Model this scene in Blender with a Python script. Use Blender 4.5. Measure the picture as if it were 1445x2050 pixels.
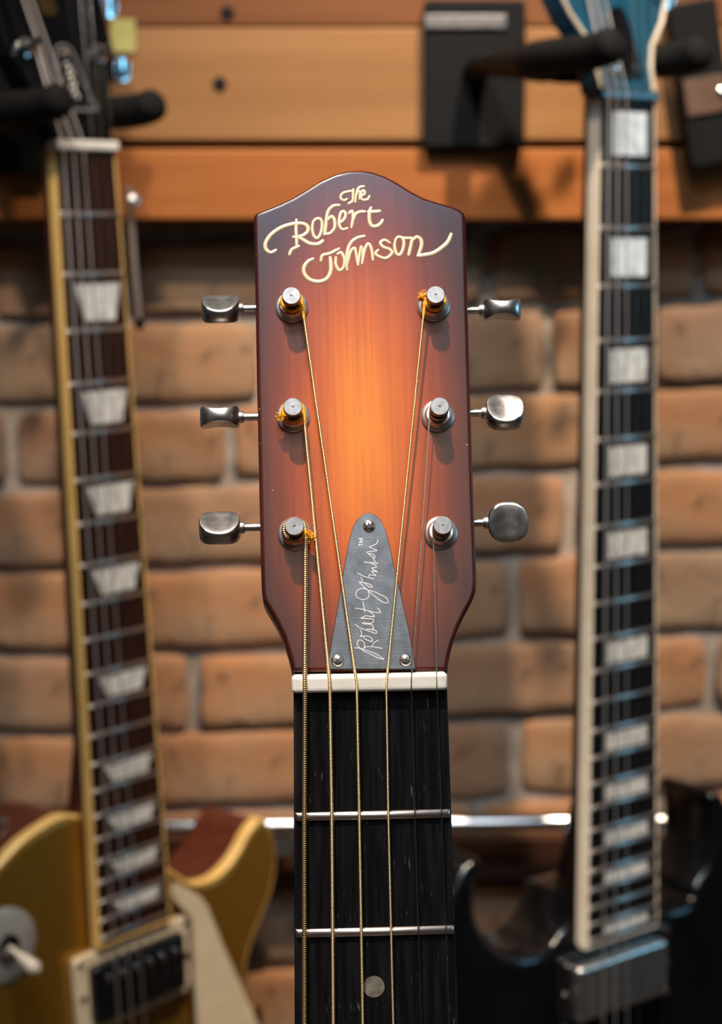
import bpy, bmesh, math, random
from mathutils import Vector, Matrix, noise
from mathutils.geometry import tessellate_polygon
random.seed(7)
for o in list(bpy.data.objects): bpy.data.objects.remove(o)
scene = bpy.context.scene
col = scene.collection
R = math.radians

# ------------------------------------------------------------------ camera, world, lights, exposure
FPX, PITCH = 3502.3, R(7.6464)           # focal length in pixels of the 1445 px wide frame, downward tilt
CAM = Vector((0, 0, 1.45))
cd = bpy.data.cameras.new('camera'); cam = bpy.data.objects.new('camera', cd); col.objects.link(cam)
cam.location = CAM; cam.rotation_euler = (R(90) - PITCH, 0, 0)
cd.sensor_fit = 'HORIZONTAL'; cd.sensor_width = 24; cd.lens = FPX / 1445 * 24
cd.clip_start = 0.02
cd.dof.use_dof = True; cd.dof.focus_distance = 0.512; cd.dof.aperture_fstop = 10.2; cd.dof.aperture_blades = 0
scene.camera = cam
FW = Vector((0, math.cos(PITCH), -math.sin(PITCH))); UP = Vector((0, math.sin(PITCH), math.cos(PITCH))); RT = Vector((1, 0, 0))

w = bpy.data.worlds.new('shop_ambient'); scene.world = w; w.use_nodes = True
w.node_tree.nodes['Background'].inputs[0].default_value = (1.0, 0.86, 0.74, 1)
w.node_tree.nodes['Background'].inputs[1].default_value = 0.035

def spot(name, loc, target, watts, color, angle, blend=0.6, size=0.05):
    l = bpy.data.lights.new(name, 'SPOT'); l.energy = watts; l.color = color
    l.spot_size = R(angle); l.spot_blend = blend; l.shadow_soft_size = size
    o = bpy.data.objects.new(name, l); col.objects.link(o); o.location = loc
    o.rotation_euler = (Vector(target) - Vector(loc)).to_track_quat('-Z', 'Y').to_euler(); return o
def area(name, loc, target, watts, color, sx, sy):
    l = bpy.data.lights.new(name, 'AREA'); l.energy = watts; l.color = color
    l.shape = 'RECTANGLE'; l.size = sx; l.size_y = sy
    o = bpy.data.objects.new(name, l); col.objects.link(o); o.location = loc
    o.rotation_euler = (Vector(target) - Vector(loc)).to_track_quat('-Z', 'Y').to_euler(); return o
WARM = (1.0, 0.80, 0.60)
spot('track_spot_headstock', (-0.16, 0.08, 2.75), (0.0, 0.53, 1.45), 118, (1.0, 0.84, 0.68), 26, 0.7, 0.022)
spot('track_spot_neck', (-0.42, 0.30, 2.80), (0.02, 0.62, 1.40), 24, (1.0, 0.84, 0.68), 30, 0.8, 0.03)
spot('track_spot_wall', (0.34, 0.25, 2.80), (0.12, 1.20, 1.24), 188, WARM, 32, 1.0, 0.03)
spot('track_spot_planks', (-0.25, 0.05, 2.70), (-0.04, 1.18, 1.50), 66, WARM, 26, 1.0, 0.03)
area('cool_ceiling_panel', (-0.10, -0.46, 2.86), (0.0, 0.5, 1.45), 17, (0.52, 0.74, 1.0), 0.62, 0.22)
area('warm_room_fill', (0.2, -1.7, 2.86), (0.1, -1.7, 0), 12, (1.0, 0.86, 0.72), 1.4, 0.8)  # added fill lamp, unseen: lifts the room's bounce and what the metal reflects
area('blue_side_window', (1.86, 0.78, 1.62), (0.0, 0.9, 1.25), 5.0, (0.25, 0.68, 1.0), 0.55, 0.5)

vs = scene.view_settings
vs.view_transform = 'Standard'; vs.look = 'None'; vs.gamma = 1.0; vs.use_curve_mapping = False
vs.exposure = 0.0

# ------------------------------------------------------------------ helpers
def mm(*a): return tuple(x * 0.001 for x in a)
def ray(x, y): return FW + RT * ((x - 722.5) / FPX) - UP * ((y - 1025) / FPX)
def wall_pt(x, y, Y):
    r = ray(x, y); return CAM + r * ((Y - CAM.y) / r.y)
def hit(M, x, y, z=0.0):
    """pixel of the photograph -> (x, y) on the plane z of a thing's own frame"""
    I = M.inverted(); o = I @ CAM; d = I.to_3x3() @ ray(x, y)
    t = (z - o.z) / d.z; p = o + d * t; return (p.x, p.y)

def catmull(pts, n=6, closed=False):
    P = [Vector(p) for p in pts]; out = []
    N = len(P); rng = range(N if closed else N - 1)
    for i in rng:
        p1, p2 = P[i], P[(i + 1) % N]
        p0 = P[i - 1] if (closed or i > 0) else p1 * 2 - p2
        p3 = P[(i + 2) % N] if (closed or i + 2 < N) else p2 * 2 - p1
        for k in range(n):
            t = k / n
            out.append(0.5 * ((2 * p1) + (p2 - p0) * t + (2 * p0 - 5 * p1 + 4 * p2 - p3) * t * t + (3 * p1 - p0 - 3 * p2 + p3) * t ** 3))
    if not closed: out.append(P[-1])
    return out

class MB:
    def __init__(s): s.v = []; s.f = []; s.a = {}
    def box(s, c, h, M=None):
        b = len(s.v)
        for dx, dy, dz in ((-1,-1,-1),(1,-1,-1),(1,1,-1),(-1,1,-1),(-1,-1,1),(1,-1,1),(1,1,1),(-1,1,1)):
            p = Vector((c[0]+dx*h[0], c[1]+dy*h[1], c[2]+dz*h[2])); s.v.append(tuple(M @ p if M else p))
        for q in ((3,2,1,0),(4,5,6,7),(0,1,5,4),(1,2,6,5),(2,3,7,6),(3,0,4,7)): s.f.append(tuple(b+i for i in q))
        return s
    def tube(s, path, r, seg=10, cap=True, flat=1.0, nrm=None):
        """path of points, r a radius or a list; flat squashes along nrm"""
        P = [Vector(p) for p in path]; n = len(P); b = len(s.v)
        rr = r if isinstance(r, (list, tuple)) else [r] * n
        ref = None; L = 0
        for i in range(n):
            t = (P[min(i+1, n-1)] - P[max(i-1, 0)])
            if t.length < 1e-12: t = Vector((0, 0, 1))
            t.normalize()
            if i: L += (P[i] - P[i-1]).length
            if nrm is not None: x = Vector(nrm) - t * t.dot(Vector(nrm))
            elif ref is None: x = t.orthogonal()
            else: x = ref - t * t.dot(ref)
            x.normalize(); ref = x; y = t.cross(x)
            for k in range(seg):
                a = 2 * math.pi * k / seg
                s.a[len(s.v)] = L
                s.v.append(tuple(P[i] + x * (math.cos(a) * rr[i] * flat) + y * (math.sin(a) * rr[i])))
        for i in range(n - 1):
            for k in range(seg):
                k2 = (k + 1) % seg
                s.f.append((b+i*seg+k, b+i*seg+k2, b+(i+1)*seg+k2, b+(i+1)*seg+k))
        if cap:
            s.f.append(tuple(b + k for k in reversed(range(seg)))); s.f.append(tuple(b+(n-1)*seg+k for k in range(seg)))
        return s
    def lathe(s, prof, o=(0,0,0), ax=(0,0,1), seg=28):
        """prof: (radius, height) list along ax from o"""
        ax = Vector(ax).normalized(); o = Vector(o)
        x = ax.orthogonal().normalized(); y = ax.cross(x); b = len(s.v)
        for r, h in prof:
            for k in range(seg):
                a = 2 * math.pi * k / seg
                s.v.append(tuple(o + ax * h + (x * math.cos(a) + y * math.sin(a)) * max(r, 1e-6)))
        n = len(prof)
        for i in range(n - 1):
            for k in range(seg):
                k2 = (k+1) % seg; s.f.append((b+i*seg+k, b+i*seg+k2, b+(i+1)*seg+k2, b+(i+1)*seg+k))
        s.f.append(tuple(b + k for k in reversed(range(seg)))); s.f.append(tuple(b+(n-1)*seg+k for k in range(seg)))
        return s
    def prism(s, outline, prof):
        """closed outline (x, y); prof: (inset, z) from back to front"""
        d_ = .0003                                  # thin flat rim so the caps shade flat
        prof = [(prof[0][0]+d_, prof[0][1])] + list(prof) + [(prof[-1][0]+d_, prof[-1][1])]
        O = [Vector(p).to_2d() for p in outline]; n = len(O)
        A = sum(O[i].x*O[(i+1)%n].y - O[(i+1)%n].x*O[i].y for i in range(n))
        if A < 0: O.reverse()
        N = []
        for i in range(n):
            e0 = (O[i] - O[i-1]).normalized(); e1 = (O[(i+1)%n] - O[i]).normalized()
            n0 = Vector((-e0.y, e0.x)); n1 = Vector((-e1.y, e1.x)); m = n0 + n1
            if m.length < 1e-6: m = n0
            m.normalize(); N.append(m / max(0.45, m.dot(n0)))
        b = len(s.v)
        for ins, z in prof:
            for i in range(n):
                p = O[i] + N[i] * ins; s.v.append((p.x, p.y, z))
        for j in range(len(prof) - 1):
            for i in range(n):
                i2 = (i+1) % n; s.f.append((b+j*n+i, b+j*n+i2, b+(j+1)*n+i2, b+(j+1)*n+i))
        for j, rev in ((0, True), (len(prof)-1, False)):
            ring = [Vector((s.v[b+j*n+i][0], s.v[b+j*n+i][1], 0)) for i in range(n)]
            for t in tessellate_polygon([ring]):
                q = [ring[i] for i in t]
                ccw = (q[1].x-q[0].x)*(q[2].y-q[0].y) - (q[1].y-q[0].y)*(q[2].x-q[0].x) > 0
                t = tuple(t) if ccw != rev else tuple(reversed(t))
                s.f.append(tuple(b+j*n+i for i in t))
        return s
    def build(s, name, mat, parent=None, ang=35, M=None):
        me = bpy.data.meshes.new(name)
        vv = [tuple(M @ Vector(v)) for v in s.v] if M else s.v
        me.from_pydata(vv, [], s.f); me.update()
        if ang is not None:
            me.shade_smooth(); me.set_sharp_from_angle(angle=R(ang))
        if s.a:
            at = me.attributes.new('along', 'FLOAT', 'POINT')
            for i, L in s.a.items(): at.data[i].value = L
        me.materials.append(mat)
        o = bpy.data.objects.new(name, me); col.objects.link(o)
        if parent: o.parent = parent
        return o
def tag(o, label=None, cat=None, group=None, kind=None):
    if label: o['label'] = label
    if cat: o['category'] = cat
    if group: o['group'] = group
    if kind: o['kind'] = kind
    return o
def empty(name, M, label, cat, group=None):
    o = bpy.data.objects.new(name, None); col.objects.link(o); o.matrix_world = M
    o.empty_display_size = 0.02; tag(o, label, cat, group); return o
def rrect(cx, cy, hx, hy, r, k=4):
    out = []
    for sx, sy, a0 in ((1,1,0),(-1,1,90),(-1,-1,180),(1,-1,270)):
        for i in range(k + 1):
            a = R(a0 + 90 * i / k); out.append((cx + sx*(hx-r) + r*math.cos(a), cy + sy*(hy-r) + r*math.sin(a)))
    return out
def rnd(r, z0, z1, k=3):
    """profile with rounded front and back edges"""
    p = []
    for i in range(k + 1): a = R(90*i/k); p.append((r*(1-math.sin(a)), z0 + r*(1-math.cos(a))))
    for i in range(k + 1): a = R(90*i/k); p.append((r*(1-math.cos(a)), z1 - r*(1-math.sin(a))))
    return p

# ------------------------------------------------------------------ materials
def mat(name, c1, c2=None, rough=0.5, metal=0.0, scale=60, stretch=(1,1,1), bump=0.0, detail=3, rvar=0.0, lo=0.35, hi=0.65, coat=0.0, spec=0.5, bscale=None, rand=0.0):
    m = bpy.data.materials.new(name); m.use_nodes = True; nt = m.node_tree; N = nt.nodes; L = nt.links
    b = N['Principled BSDF']; b.inputs['Metallic'].default_value = metal; b.inputs['Roughness'].default_value = rough
    b.inputs['Specular IOR Level'].default_value = spec
    if coat: b.inputs['Coat Weight'].default_value = coat; b.inputs['Coat Roughness'].default_value = 0.12
    c2 = c2 or tuple(min(1, x*1.18) for x in c1)
    tc = N.new('ShaderNodeTexCoord'); mp = N.new('ShaderNodeMapping'); mp.inputs['Scale'].default_value = stretch
    no = N.new('ShaderNodeTexNoise'); no.inputs['Scale'].default_value = scale; no.inputs['Detail'].default_value = detail
    L.new(tc.outputs['Object'], mp.inputs[0]); L.new(mp.outputs[0], no.inputs['Vector'])
    cr = N.new('ShaderNodeValToRGB'); cr.color_ramp.elements[0].position = lo; cr.color_ramp.elements[1].position = hi
    cr.color_ramp.elements[0].color = (*c1, 1); cr.color_ramp.elements[1].color = (*c2, 1)
    L.new(no.outputs[0], cr.inputs[0]); L.new(cr.outputs[0], b.inputs['Base Color'])
    if rvar:
        mr = N.new('ShaderNodeMapRange'); mr.inputs[3].default_value = max(0.02, rough-rvar); mr.inputs[4].default_value = rough+rvar
        L.new(no.outputs[0], mr.inputs[0]); L.new(mr.outputs[0], b.inputs['Roughness'])
    if bump:
        src = no
        if bscale:
            src = N.new('ShaderNodeTexNoise'); src.inputs['Scale'].default_value = bscale; src.inputs['Detail'].default_value = 4
            L.new(mp.outputs[0], src.inputs['Vector'])
        bp = N.new('ShaderNodeBump'); bp.inputs['Strength'].default_value = bump; bp.inputs['Distance'].default_value = 0.001
        L.new(src.outputs[0], bp.inputs['Height']); L.new(bp.outputs[0], b.inputs['Normal'])
    m['cr'] = cr.name
    return m

M = {}
M['nickel'] = mat('satin_nickel', (.68,.65,.62), (.78,.75,.72), .33, 1.0, 400, rvar=.06)
M['nickel_dark'] = mat('worn_nickel', (.24,.23,.225), (.34,.33,.325), .46, 1.0, 500, rvar=.1)
M['satin_washer'] = mat('satin_washer', (.66,.64,.62), (.74,.72,.70), .46, 1.0, 500)
M['gray_plastic'] = mat('gray_plastic', (.16,.16,.165), (.20,.20,.21), .4, 0, 90)
M['toggle_plate'] = mat('smoked_plastic_plate', (.27,.24,.20), (.32,.29,.245), .35, 0, 60)
M['rail_chrome'] = mat('rail_chrome', (.66,.66,.66), (.74,.74,.74), .24, 1.0, 100)
M['chrome'] = mat('chrome', (.70,.70,.71), (.78,.78,.78), .08, 1.0, 100)
M['fretwire_worn'] = mat('worn_fret_wire', (.60,.58,.56), (.72,.70,.68), .29, 1.0, 300)
M['fretwire'] = mat('fret_wire', (.92,.82,.78), (.98,.89,.85), .32, 1.0, 300)
M['bone'] = mat('bone_nut', (.86,.80,.69), (.92,.86,.76), .38, 0, 120)
M['white_plastic'] = mat('white_plastic', (.72,.70,.64), (.80,.78,.72), .35, 0, 90)
M['cream'] = mat('cream_plastic', (.62,.50,.33), (.68,.56,.38), .38, 0, 60)
M['amber_binding'] = mat('amber_binding', (.76,.47,.14), (.84,.54,.18), .35, 0, 40)
M['cream_binding'] = mat('cream_binding', (.70,.60,.46), (.78,.69,.55), .35, 0, 50)
M['ebony'] = mat('ebony', (.0035,.0032,.0035), (.012,.011,.012), .42, 0, 90, (6,.35,1), .25, 5, lo=.42, hi=.72, spec=.22)
M['rosewood'] = mat('rosewood', (.014,.0048,.0034), (.036,.012,.0075), .6, 0, 60, (7,.3,1), .1, 4, spec=.05)
M['mahogany'] = mat('mahogany_neck', (.075,.016,.008), (.12,.028,.013), .40, 0, 50, (5,.4,5), 0, 4)
M['goldtop'] = mat('gold_top_lacquer', (.36,.175,.020), (.42,.21,.028), .36, .75, 300, coat=.25)
M['black_gloss'] = mat('black_lacquer', (.003,.003,.0035), (.005,.005,.006), .16, 0, 20, spec=.3)
M['black_plastic'] = mat('black_plastic', (.004,.004,.005), (.008,.008,.009), .18, 0, 200)
M['black_foam'] = mat('black_foam', (.005,.0048,.0048), (.012,.011,.0105), .8, 0, 500, bump=.3, spec=.15)
M['black_metal'] = mat('black_powder_coat', (.003,.0033,.004), (.0055,.006,.007), .6, 0, 300, bump=.1, spec=.2)
M['blue_stain'] = mat('blue_stained_maple', (.006,.045,.085), (.012,.085,.145), .28, 0, 30, (6,1,1), 0, 4, coat=.3)
M['slot'] = mat('dark_screw_slot', (.03,.025,.022), (.05,.045,.04), .5, .5, 300)
M['pearl_dark'] = mat('aged_pearl_dot', (.16,.13,.085), (.27,.25,.21), .18, 0, 330, spec=.7)
M['ebony_plain'] = mat('plain_ebony', (.003,.003,.0034), (.008,.0075,.008), .55, 0, 60, (7,.3,1), 0, 4, spec=.08)
M['pearl'] = mat('pearloid', (.46,.45,.42), (.78,.76,.71), .25, 0, 130, (1,1,1), 0, 2, spec=.7, lo=.3, hi=.7)
M['gold'] = mat('gold_plate', (.60,.36,.10), (.70,.45,.15), .25, 1.0, 90)
M['mortar'] = mat('lime_mortar', (.27,.225,.185), (.42,.36,.305), .95, 0, 45, bump=.8, bscale=300, detail=6)
M['tag_paper'] = mat('yellow_green_paper', (.42,.40,.13), (.50,.47,.17), .8, 0, 40)
M['silk'] = mat('orange_silk', (.90,.36,.008), (1.0,.52,.03), .7, 0, 900, bump=.4)
M['steel_string'] = mat('plain_steel_string', (.62,.55,.44), (.70,.62,.50), .25, 1.0, 300)
M['letter_gold'] = mat('pearl_gold_lettering', (.66,.50,.28), (.80,.65,.42), .36, .15, 160, lo=.3, hi=.7)
M['engraved'] = mat('engraved_line', (.78,.72,.69), (.86,.80,.77), .5, .1, 400)
M['brown_patch'] = mat('brown_leather', (.085,.045,.025), (.12,.065,.038), .6, 0, 80)
M['switch_tip'] = mat('switch_tip_plastic', (.62,.52,.40), (.70,.60,.47), .4, 0, 60)
M['dark_wood'] = mat('dark_stained_board', (.030,.011,.006), (.060,.022,.011), .5, 0, 25, (.6,8,8), .15, 5)

def brushed_plate():
    m = mat('brushed_steel_plate', (.085,.102,.124), (.17,.192,.218), .30, 1.0, 260, (1,1,1), 0, 6, rvar=.10, lo=.3, hi=.7)
    nt = m.node_tree; N = nt.nodes; L = nt.links; b = N['Principled BSDF']
    tc = N.new('ShaderNodeTexCoord'); mp = N.new('ShaderNodeMapping'); mp.inputs['Scale'].default_value = (160, 3000, 100); mp.inputs['Rotation'].default_value = (0,0,R(6))
    no = N.new('ShaderNodeTexNoise'); no.inputs['Scale'].default_value = 1; no.inputs['Detail'].default_value = 4
    L.new(tc.outputs['Object'], mp.inputs[0]); L.new(mp.outputs[0], no.inputs['Vector'])
    bp = N.new('ShaderNodeBump'); bp.inputs['Strength'].default_value = .12; bp.inputs['Distance'].default_value = .0002
    L.new(no.outputs[0], bp.inputs['Height']); L.new(bp.outputs[0], b.inputs['Normal']); return m
M['plate'] = brushed_plate()

def wound(name, c1, c2, pitch):
    m = bpy.data.materials.new(name); m.use_nodes = True; nt = m.node_tree; N = nt.nodes; L = nt.links
    b = N['Principled BSDF']; b.inputs['Metallic'].default_value = 1; b.inputs['Roughness'].default_value = .40
    at = N.new('ShaderNodeAttribute'); at.attribute_name = 'along'
    mu = N.new('ShaderNodeMath'); mu.operation = 'MULTIPLY'; mu.inputs[1].default_value = 2*math.pi/pitch
    sn = N.new('ShaderNodeMath'); sn.operation = 'SINE'; L.new(at.outputs['Fac'], mu.inputs[0]); L.new(mu.outputs[0], sn.inputs[0])
    mr = N.new('ShaderNodeMapRange'); mr.inputs[1].default_value = -1; L.new(sn.outputs[0], mr.inputs[0])
    cr = N.new('ShaderNodeValToRGB'); cr.color_ramp.elements[0].color = (*c1,1); cr.color_ramp.elements[1].color = (*c2,1)
    cr.color_ramp.elements[0].position = .1; cr.color_ramp.elements[1].position = .6
    L.new(mr.outputs[0], cr.inputs[0]); L.new(cr.outputs[0], b.inputs['Base Color'])
    bp = N.new('ShaderNodeBump'); bp.inputs['Strength'].default_value = .6; bp.inputs['Distance'].default_value = .00015
    L.new(mr.outputs[0], bp.inputs['Height']); L.new(bp.outputs[0], b.inputs['Normal']); return m
M['wound'] = wound('bronze_wound_string', (.60,.36,.14), (.98,.68,.34), .00062)
M['wound_fine'] = wound('fine_bronze_wound_string', (.86,.57,.26), (.98,.69,.35), .00040)
M['wound_nickel'] = wound('nickel_wound_string', (.46,.41,.385), (.66,.60,.565), .0008)

def sunburst():
    """orange to dark brown burst lacquer over straight-grained wood, in the headstock's own frame"""
    m = bpy.data.materials.new('sunburst_lacquer'); m.use_nodes = True; nt = m.node_tree; N = nt.nodes; L = nt.links
    b = N['Principled BSDF']; b.inputs['Roughness'].default_value = .25; b.inputs['Specular IOR Level'].default_value = .36
    tc = N.new('ShaderNodeTexCoord'); sp = N.new('ShaderNodeSeparateXYZ'); L.new(tc.outputs['Object'], sp.inputs[0])
    def math_(op, a, bb=None):
        n = N.new('ShaderNodeMath'); n.operation = op
        for i, q in enumerate((a, bb)):
            if q is None: continue
            if isinstance(q, (int, float)): n.inputs[i].default_value = q
            else: L.new(q, n.inputs[i])
        return n.outputs[0]
    X = math_('ABSOLUTE', math_('DIVIDE', math_('ADD', sp.outputs[0], .0002), .0335))
    Y = math_('DIVIDE', math_('ADD', sp.outputs[1], -.073), .0905)
    up = math_('MAXIMUM', Y, 0.0); dn = math_('MULTIPLY', math_('MINIMUM', Y, 0.0), 1.06)
    d = math_('POWER', math_('ADD', math_('POWER', X, 2.3), math_('ADD', math_('POWER', math_('ABSOLUTE', up), 2.6), math_('POWER', math_('ABSOLUTE', dn), 2.6))), .5)
    nz = N.new('ShaderNodeTexNoise'); nz.inputs['Scale'].default_value = 60; nz.inputs['Detail'].default_value = 3
    L.new(tc.outputs['Object'], nz.inputs['Vector'])
    d = math_('ADD', d, math_('MULTIPLY', math_('SUBTRACT', nz.outputs[0], .5), .10))
    cr = N.new('ShaderNodeValToRGB'); e = cr.color_ramp.elements
    e[0].position = .0; e[0].color = (.80,.222,.010,1); e[1].position = 1.0; e[1].color = (.044,.0105,.0095,1)
    for p, c in ((.30,(.57,.108,.006,1)), (.52,(.33,.050,.006,1)), (.72,(.165,.0245,.008,1)), (.88,(.085,.0150,.009,1))):
        q = e.new(p); q.color = c
    L.new(d, cr.inputs[0])
    mp = N.new('ShaderNodeMapping'); mp.inputs['Scale'].default_value = (900, 14, 40); L.new(tc.outputs['Object'], mp.inputs[0])
    g = N.new('ShaderNodeTexNoise'); g.inputs['Scale'].default_value = 1; g.inputs['Detail'].default_value = 5; L.new(mp.outputs[0], g.inputs['Vector'])
    mp2 = N.new('ShaderNodeMapping'); mp2.inputs['Scale'].default_value = (230, 9, 30); L.new(tc.outputs['Object'], mp2.inputs[0])
    g2 = N.new('ShaderNodeTexNoise'); g2.inputs['Scale'].default_value = 1; g2.inputs['Detail'].default_value = 3; L.new(mp2.outputs[0], g2.inputs['Vector'])
    gm = math_('ADD', math_('MULTIPLY', g.outputs[0], .55), math_('MULTIPLY', g2.outputs[0], .6))
    gr = N.new('ShaderNodeMapRange'); gr.inputs[1].default_value = .38; gr.inputs[2].default_value = .78; gr.inputs[3].default_value = .72; gr.inputs[4].default_value = 1.12
    L.new(gm, gr.inputs[0])
    mx = N.new('ShaderNodeMix'); mx.data_type = 'RGBA'; mx.blend_type = 'MULTIPLY'; mx.inputs[0].default_value = 1
    L.new(cr.outputs[0], mx.inputs[6]); L.new(gr.outputs[0], mx.inputs[7])
    # dust and tiny scratches on the lacquer
    dn_ = N.new('ShaderNodeTexVoronoi'); dn_.inputs['Scale'].default_value = 260; L.new(tc.outputs['Object'], dn_.inputs['Vector'])
    dm = N.new('ShaderNodeTexNoise'); dm.inputs['Scale'].default_value = 45; L.new(tc.outputs['Object'], dm.inputs['Vector'])
    th = math_('LESS_THAN', dn_.outputs['Distance'], math_('MULTIPLY', math_('SUBTRACT', dm.outputs[0], .50), .45))
    m2 = N.new('ShaderNodeMix'); m2.data_type = 'RGBA'; L.new(math_('MULTIPLY', th, .45), m2.inputs[0]); L.new(mx.outputs[2], m2.inputs[6]); m2.inputs[7].default_value = (.62,.42,.33,1)
    L.new(m2.outputs[2], b.inputs['Base Color'])
    bp = N.new('ShaderNodeBump'); bp.inputs['Strength'].default_value = .03; bp.inputs['Distance'].default_value = .0002
    L.new(gm, bp.inputs['Height']); L.new(bp.outputs[0], b.inputs['Normal'])
    return m
M['sunburst'] = sunburst()

def fingerboard_ebony():
    m = M['ebony']; nt = m.node_tree; N = nt.nodes; L = nt.links; b = N['Principled BSDF']
    tc = N.new('ShaderNodeTexCoord'); mp = N.new('ShaderNodeMapping'); mp.inputs['Scale'].default_value = (1900, 150, 300); L.new(tc.outputs['Object'], mp.inputs[0])
    no = N.new('ShaderNodeTexNoise'); no.inputs['Scale'].default_value = 1; no.inputs['Detail'].default_value = 2; L.new(mp.outputs[0], no.inputs['Vector'])
    n2 = N.new('ShaderNodeTexNoise'); n2.inputs['Scale'].default_value = 90; L.new(tc.outputs['Object'], n2.inputs['Vector'])
    ad = N.new('ShaderNodeMath'); ad.operation = 'MULTIPLY_ADD'; ad.inputs[1].default_value = .35; L.new(n2.outputs[0], ad.inputs[0]); L.new(no.outputs[0], ad.inputs[2])
    mr = N.new('ShaderNodeMapRange'); mr.inputs[1].default_value = .865; mr.inputs[2].default_value = .97; L.new(ad.outputs[0], mr.inputs[0])
    mx = N.new('ShaderNodeMix'); mx.data_type = 'RGBA'; L.new(mr.outputs[0], mx.inputs[0])
    L.new(N[m['cr']].outputs[0], mx.inputs[6]); mx.inputs[7].default_value = (.10,.095,.10,1)
    L.new(mx.outputs[2], b.inputs['Base Color'])
fingerboard_ebony()

def brick_mat():
    m = bpy.data.materials.new('reclaimed_brick'); m.use_nodes = True; nt = m.node_tree; N = nt.nodes; L = nt.links
    b = N['Principled BSDF']; b.inputs['Roughness'].default_value = .9; b.inputs['Specular IOR Level'].default_value = .2
    oi = N.new('ShaderNodeObjectInfo'); tc = N.new('ShaderNodeTexCoord')
    cr = N.new('ShaderNodeValToRGB'); e = cr.color_ramp.elements
    e[0].position = 0; e[0].color = (.35,.172,.086,1); e[1].position = 1; e[1].color = (.29,.200,.130,1)
    for p, c in ((.3,(.40,.190,.088,1)), (.55,(.33,.185,.108,1)), (.75,(.38,.205,.105,1)), (.88,(.27,.140,.090,1))):
        q = e.new(p); q.color = c
    L.new(oi.outputs['Random'], cr.inputs[0])
    n1 = N.new('ShaderNodeTexNoise'); n1.inputs['Scale'].default_value = 17; n1.inputs['Detail'].default_value = 4
    n2 = N.new('ShaderNodeTexNoise'); n2.inputs['Scale'].default_value = 60; n2.inputs['Detail'].default_value = 5
    for n in (n1, n2): L.new(tc.outputs['Object'], n.inputs['Vector'])
    r1 = N.new('ShaderNodeMapRange'); r1.inputs[1].default_value = .40; r1.inputs[2].default_value = .72; r1.inputs[4].default_value = .75
    L.new(n1.outputs[0], r1.inputs[0])
    mx = N.new('ShaderNodeMix'); mx.data_type = 'RGBA'; L.new(r1.outputs[0], mx.inputs[0]); L.new(cr.outputs[0], mx.inputs[6]); mx.inputs[7].default_value = (.33,.245,.165,1)
    r2 = N.new('ShaderNodeMapRange'); r2.inputs[1].default_value = .58; r2.inputs[2].default_value = .72; r2.inputs[4].default_value = .7
    L.new(n2.outputs[0], r2.inputs[0])
    m2 = N.new('ShaderNodeMix'); m2.data_type = 'RGBA'; L.new(r2.outputs[0], m2.inputs[0]); L.new(mx.outputs[2], m2.inputs[6]); m2.inputs[7].default_value = (.135,.072,.045,1)
    L.new(m2.outputs[2], b.inputs['Base Color'])
    bp = N.new('ShaderNodeBump'); bp.inputs['Strength'].default_value = .7; bp.inputs['Distance'].default_value = .002
    L.new(n2.outputs[0], bp.inputs['Height']); L.new(bp.outputs[0], b.inputs['Normal']); return m
M['brick'] = brick_mat()
M['plank_tan'] = mat('tan_cedar_plank', (.29,.138,.050), (.36,.180,.070), .55, 0, 7, (.5,9,9), .15, 5, spec=.3)
M['plank_orange'] = mat('orange_cedar_plank', (.33,.105,.025), (.42,.150,.036), .55, 0, 7, (.5,9,9), .15, 5, spec=.3)
M['plank_brown'] = mat('brown_cedar_plank', (.17,.060,.018), (.22,.083,.026), .55, 0, 7, (.5,9,9), .15, 5, spec=.3)

# ------------------------------------------------------------------ the wall: mortar bed, bricks, planks, dark board
YB, YM, YP = 1.200, 1.2065, 1.160          # brick faces, mortar face, plank faces
XL, XR = -1150, 2600                       # pixel reach of the wall, well past the frame
def box_world(x0, x1, y0, y1, z0, z1):
    return MB().box(((x0+x1)/2, (y0+y1)/2, (z0+z1)/2), ((x1-x0)/2, (y1-y0)/2, (z1-z0)/2))
wx0, wx1 = wall_pt(XL, 0, YM).x - .02, wall_pt(XR, 0, YM).x + .02
zt, zb = wall_pt(700, -800, YM).z, wall_pt(700, 2760, YM).z
wall = box_world(-1.9, 1.9, YM, YM + .10, 0, 2.9).build('wall_back', M['mortar'], None, None)
tag(wall, 'rough brick wall with recessed grey mortar behind the guitars', kind='structure')

# the rest of the shop room, out of view: it carries the bounce light and what the metal mirrors
M['plaster'] = mat('warm_white_plaster', (.56,.50,.43), (.62,.56,.49), .9, 0, 8)
M['dark_paint'] = mat('dark_slate_paint', (.045,.042,.042), (.055,.052,.052), .8, 0, 8)
M['floorboards'] = mat('oak_floor', (.16,.085,.04), (.24,.13,.065), .5, 0, 6, (9,.6,1), .1, 4)
for nm, bx in (('floor', (-1.9,1.9,-2.6,YM+.1,-.06,0)), ('ceiling', (-1.9,1.9,-2.6,YM+.1,2.9,2.96)), ('wall_left', (-1.98,-1.9,-2.6,YM+.1,0,2.9)), ('wall_right', (1.9,1.98,-2.6,YM+.1,0,2.9)), ('wall_front', (-1.9,1.9,-2.68,-2.6,0,2.9))):
    tag(box_world(*bx).build(nm, M['floorboards' if nm == 'floor' else 'plaster' if nm == 'ceiling' else 'dark_paint'], None, None), kind='structure')
def line(y, x):
    xx = min(max(x, -200), 1700)
    return y - (xx - 400) * (.015 if xx < 400 else .040)
rows = [305, 468, 634, 806, 966, 1132, 1301, 1458, 1620, 1783, 1937, 2090, 2243, 2396, 2550, 2704]
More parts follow.
